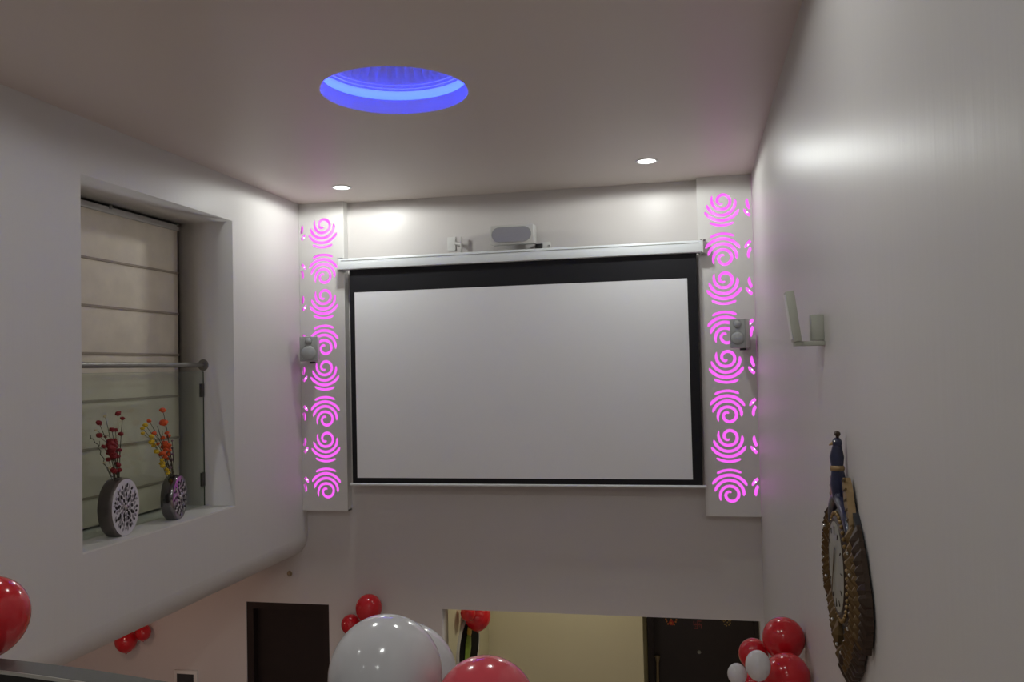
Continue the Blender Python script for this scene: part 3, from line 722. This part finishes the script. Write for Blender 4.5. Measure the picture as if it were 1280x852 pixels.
for k in (-1, 0, 1):
    MB().tube([c3(0, 0.50, 0.032), c3(0.010*k, 0.516, 0.032)], 0.006, 5).ball(c3(0.011*k, 0.520, 0.032), 0.011, nu=8, nv=5).build('crest_plume', 'clock_bronze', hd, 60)
for k in (-1, 1): MB().ball(c3(0.014*k, 0.492, 0.045), 0.004, nu=8, nv=5).build('eye', 'clock_gem', hd)
for sg, mn in ((1, 'clock_wing'), (-1, 'clock_rose')):
    cs, ct = sg*0.165, 0.245
    P = [(-0.045, 0.118), (-0.030, 0.122), (-0.008, 0.108), (0.024, 0.075), (0.054, 0.025), (0.074, -0.035), (0.082, -0.085), (0.078, -0.108), (0.062, -0.108), (0.034, -0.085), (0.002, -0.040), (-0.026, 0.015), (-0.046, 0.070), (-0.052, 0.105)]
    P = [(cs+sg*(x-0.01), ct+y) for x, y in P]
    wg = MB().prism(P, 0.010, 0.036, MC).build('wing', mn, ck)
    for k in range(6):
        tt = ct+0.10-0.035*k
        MB().tube([c3(cs+sg*(-0.045+0.012*k), tt+0.010, 0.036), c3(cs+sg*(0.0+0.012*k), tt+0.022, 0.036)], 0.005, 5).build('wing_rib', 'clock_gold', wg, 60)
    MB().ball(c3(cs+sg*0.062, ct-0.088, 0.026), 0.020, nu=10, nv=6).build('shoulder', 'clock_bronze', wg, 60)

# ------------------------------------------------------------------ passage wall plaque
AY = at_x(587, 805, PX0+0.02); 
p0 = at_x(572.5, 800, PX0+0.03); p1 = at_x(601, 805, PX0+0.03)
ay = (p0.y+p1.y)/2; ar = abs(p1.y-p0.y)/2
pq = thing('oval_wall_plaque', 'oval black wall plaque with green and yellow figure in the passage', 'wall art', (PX0, ay, at_x(587, 802, PX0).z-0.02))
Mp = Matrix(((0, 0, 1, 0), (1, 0, 0, 0), (0, 1, 0, 0), (0, 0, 0, 1)))
El = Matrix.Diagonal((ar*0.92, 0.33, 1, 1))
MB().lathe([(0.0005, 0.028), (0.93, 0.028), (0.97, 0.022), (1.0, 0.0)], 48, Mp @ El).build('board', 'plaque_black', pq, 40)
MB().lathe([(0.985, 0.020), (1.0, 0.030), (1.03, 0.026), (1.035, 0.0)], 48, Mp @ El).build('frame', 'aluminium', pq, 40)
FM = Matrix.Diagonal((0.30, 1, 1, 1))
def flat_tube(pts, rs, name, mn):
    mb = MB().tube([(0, y, z) for y, z in pts], rs, 10); mb.v = [(0.034+v[0]*0.30, v[1], v[2]) for v in mb.v]; mb.build(name, mn, pq, 60)
flat_tube([(-0.22, -0.33), (-0.19, -0.2), (-0.15, -0.08)], [0.06, 0.075, 0.08], 'figure_base', 'art_yellow')
flat_tube([(-0.16, -0.10), (-0.10, 0.05), (-0.05, 0.13)], [0.08, 0.10, 0.07], 'figure_body', 'art_green')
flat_tube([(-0.06, 0.12), (-0.04, 0.17), (-0.02, 0.22), (0.0, 0.28)], [0.05, 0.08, 0.06, 0.02], 'figure_head', 'art_yellow')

# door stickers (festive motifs on the entrance door frame head)
def sticker(name, u, v, label, build):
    q = at_y(u, v, YD-0.12)
    t = thing(name, label, 'sticker', (q.x, YD-0.12, q.z)); build(t)
def fl(t):
    mb = MB()
    for k in range(6):
        a = PI*k/3; mb.prism([(0.015*math.cos(a)+0.018*math.cos(b)+0.0, 0.015*math.sin(a)+0.018*math.sin(b)-0.01) for b in [2*PI*j/8 for j in range(8)]], 0, 0.001+0.0003*k, MXZ)
    mb.build('petals', 'print_red', t)
    mb = MB()
    for x, y in ((-0.065, 0.03), (-0.055, 0.005), (-0.04, -0.025), (0.065, 0.03), (0.055, 0.005), (0.035, -0.03), (0, 0.03), (0, -0.01)):
        mb.prism([(x+0.011*math.cos(b), y+0.011*math.sin(b)) for b in [2*PI*j/8 for j in range(8)]], 0, 0.003, MXZ)
    mb.build('dots', 'print_orange', t)
def sw(t):
    mb = MB(); L, wv = 0.045, 0.0065
    Mz = [Matrix.Rotation(k*PI/2, 4, 'Z') for k in range(4)]
    for M in Mz:
        mb.prism(rect(0, L, -wv, wv), 0, 0.002, MXZ @ M); mb.prism(rect(L-wv, L+wv, -L, wv), 0, 0.002, MXZ @ M)
        mb.prism([(0.022+0.005*math.cos(b), -0.022+0.005*math.sin(b)) for b in [2*PI*j/8 for j in range(8)]], 0, 0.002, MXZ @ M)
    mb.build('print', 'print_dull_red', t)
def gd(t):
    mb = MB()
    for x, y in ((-0.05, 0.035), (-0.03, 0.02), (-0.01, 0.03), (0.012, 0.01), (0.03, 0.03), (0.052, 0.035), (-0.02, -0.015), (0.03, -0.02), (0.045, 0.005), (0.0, -0.03)):
        mb.prism([(x+0.009*math.cos(b), y+0.009*math.sin(b)) for b in [2*PI*j/8 for j in range(8)]], 0, 0.002, MXZ)
    mb.build('dots', 'print_gold', t)
sticker('door_sticker', 839, 777, 'red and orange flower sticker on the dark entrance door', fl)
sticker('door_sticker', 872, 780.5, 'dull red Hindu auspicious sign sticker on the dark entrance door', sw)
sticker('door_sticker', 908, 778.5, 'gold dotted sticker on the dark entrance door', gd)

# wall fittings of the lower floor
p = at_y(231, 852, YB-0.02)
a, b = at_y(217, 837, YB-0.03), at_y(246, 841, YB-0.03)
mo = thing('door_monitor', 'small white framed door monitor on the lower wall', 'intercom', ((a.x+b.x)/2, YB, a.z-0.20))
hw = (b.x-a.x)/2
MB().rbox(-hw, hw, -0.03, 0, 0, 0.20, 0.006).build('frame', 'plastic_white', mo, 40)
MB().box(-hw*0.72, hw*0.72, -0.032, -0.029, 0.045, 0.165).build('screen', 'monitor_glass', mo)
q = at_y(361, 717, YB-0.02)
bk = thing('wall_hook', 'small dark metal hook on the wall under the overhang', 'hook', (q.x, YB, q.z-0.02))
MB().lathe([(0.0005, 0.012), (0.026, 0.010), (0.03, 0.0)], 14, T(0, 0, 0.02) @ Matrix.Rotation(PI/2, 4, 'X')).build('rose', 'brass', bk, 50)
MB().tube([(0, -0.01, 0.02), (0.015, -0.05, 0.018), (0.03, -0.07, 0.03), (0.035, -0.06, 0.05)], [0.010, 0.012, 0.011, 0.007], 8).build('hook_arm', 'brass', bk, 60)

# ------------------------------------------------------------------ balcony railing (bowed)
rl = thing('balcony_railing', 'bowed balcony railing with flat grey cap in the foreground', 'railing', (ARC_C[0], arc_pt(ARC_C[0]), MEZ))
RZ = ZC-0.55-MEZ
xs = [XL+0.004+(XR-XL-0.008)*k/60 for k in range(61)]
def strip(off0, off1, z0, z1, name, mname, par, sm=60):
    vs = []; fs = []
    for x in xs:
        for off, z in ((off0, z0), (off1, z0), (off1, z1), (off0, z1)):
            vs.append((x-ARC_C[0], arc_pt(x, off)-arc_pt(ARC_C[0]), z))
    n = len(xs)
    for i in range(n-1):
        for k in range(4): fs.append((i*4+k, i*4+(k+1) % 4, (i+1)*4+(k+1) % 4, (i+1)*4+k))
    fs += [(0, 1, 2, 3), tuple((n-1)*4+k for k in range(4))]
    mb = MB(); mb.v = vs; mb.f = fs; return mb.build(name, mname, par, sm)
strip(-0.051, -0.001, RZ-0.006, RZ, 'rail_cap', 'rail_cap', rl, 30)
strip(-0.0545, -0.0505, RZ-0.007, RZ-0.0005, 'cap_edge', 'rail_edge', rl, 30)
strip(-0.053, -0.003, RZ-0.075, RZ-0.0075, 'handrail', 'rail_shade_black', rl, 30)
strip(-0.034, -0.022, 0.04, RZ-0.076, 'glass_infill', 'glass_pane', rl, 30)
for k in range(6):
    x = XL+0.15+(XR-XL-0.3)*k/5; y = arc_pt(x, -0.028)-arc_pt(ARC_C[0])
    MB().rbox(x-ARC_C[0]-0.02, x-ARC_C[0]+0.02, y-0.012+0.0, y+0.012, 0, RZ-0.075, 0.003).build('post', 'steel', rl, 40)

# ------------------------------------------------------------------ balloons
def balloon_mesh():
    prof = []
    n = 22
    for i in range(n+1):
        th = PI*i/n; r = math.sin(th); z = math.cos(th)
        if z < 0: r *= 1-0.10*(-z)**2; z *= 1.08
        prof.append((max(0.0004, r), z))
    mb = MB().lathe(prof, 32)
    me = mb.build('tmp', 'latex_red'); d = me.data; bpy.data.objects.remove(me)
    for p in d.polygons: p.use_smooth = True
    return d
bodies = {}
base_me = balloon_mesh()
kn = MB().lathe([(0.03, 0.03), (0.035, 0.0), (0.05, -0.03), (0.085, -0.09), (0.07, -0.095), (0.0005, -0.05)], 12).build('tmp', 'latex_red')
knot_base = kn.data; bpy.data.objects.remove(kn)
for mn in ('latex_red', 'latex_pink', 'latex_white'):
    a = base_me.copy(); a.name = 'balloon_skin'; a.materials.clear(); a.materials.append(MATS[mn])
    b = knot_base.copy(); b.name = 'knot'; b.materials.clear(); b.materials.append(MATS[mn])
    bodies[mn] = (a, b)
def balloon(p, r, mn, label, group=None, rot=(0, 0, 0), el=1.04):
    t = thing('balloon', label, 'balloon', p, 0, group); t.rotation_euler = rot; t.scale = (r, r, r*el)
    for nm, me in zip(('skin', 'knot'), bodies[mn]):
        o = bpy.data.objects.new(nm, me); C.objects.link(o); o.parent = t
        if nm == 'knot': o.location = (0, 0, -1.07)
    return t
def bal_px(u, v, rpx, y, mn, label, **kw):
    p = at_y(u, v, y); return balloon(p, rpx/px_m(p), mn, label, **kw)
# foreground, tied to the railing
bal_px(482, 844.5, 71, 1.45, 'latex_white', 'large white balloon at the railing in front of the other white balloon', el=1.05)
bal_px(505, 848, 67, 1.68, 'latex_white', 'white balloon half hidden behind the large white balloon', el=1.02)
bal_px(607, 887, 65, 1.42, 'latex_pink', 'light red balloon in front of the passage next to the large white balloon', el=1.0)
bal_px(-13, 769, 46, 1.46, 'latex_red', 'red balloon above the grey railing cap', el=1.05)
# on the back wall
bal_px(461, 759.5, 16.5, YB-0.15, 'latex_red', 'red balloon on the wall below the projection screen, upper of the pair')
bal_px(438.5, 780, 12, YB-0.13, 'latex_red', 'small red balloon on the wall below the projection screen, lower of the pair')
bal_px(157.5, 800.5, 13.5, YB-0.13, 'latex_red', 'red balloon under the overhang on the lower wall, larger of the pair')
bal_px(179, 790, 9.5, YB-0.10, 'latex_red', 'red balloon under the overhang partly hidden by the wall edge, smaller of the pair')
# in the passage, against its left wall
for (u, v, r_, lb_) in ((597, 770, 16.5, 'red balloon hanging over the black oval plaque'), (585, 766, 9.5, 'red balloon tucked behind another over the black oval plaque')):
    y = 9.10 if r_ > 14 else 8.86
    bal_px(u, v, r_, y, 'latex_red', lb_)
# cluster on the right wall
bal_px(979.5, 797.5, 26, 5.07, 'latex_red', 'big red balloon on top of the cluster on the clock wall', el=1.0)
bal_px(984, 845, 28.5, 4.80, 'latex_red', 'big red balloon below the top one in the cluster on the clock wall', el=1.0)
bal_px(942, 817, 18.5, 5.15, 'latex_red', 'medium red balloon behind the white balloon of the cluster on the clock wall')
bal_px(947.5, 831, 15.5, 4.62, 'latex_white', 'larger white balloon of the cluster on the clock wall', el=1.18)
bal_px(921.5, 842, 12, 4.82, 'latex_white', 'smaller white balloon of the cluster on the clock wall', el=1.1)
bal_px(941, 857, 16, 4.98, 'latex_red', 'red balloon under the two white balloons of the cluster on the clock wall')
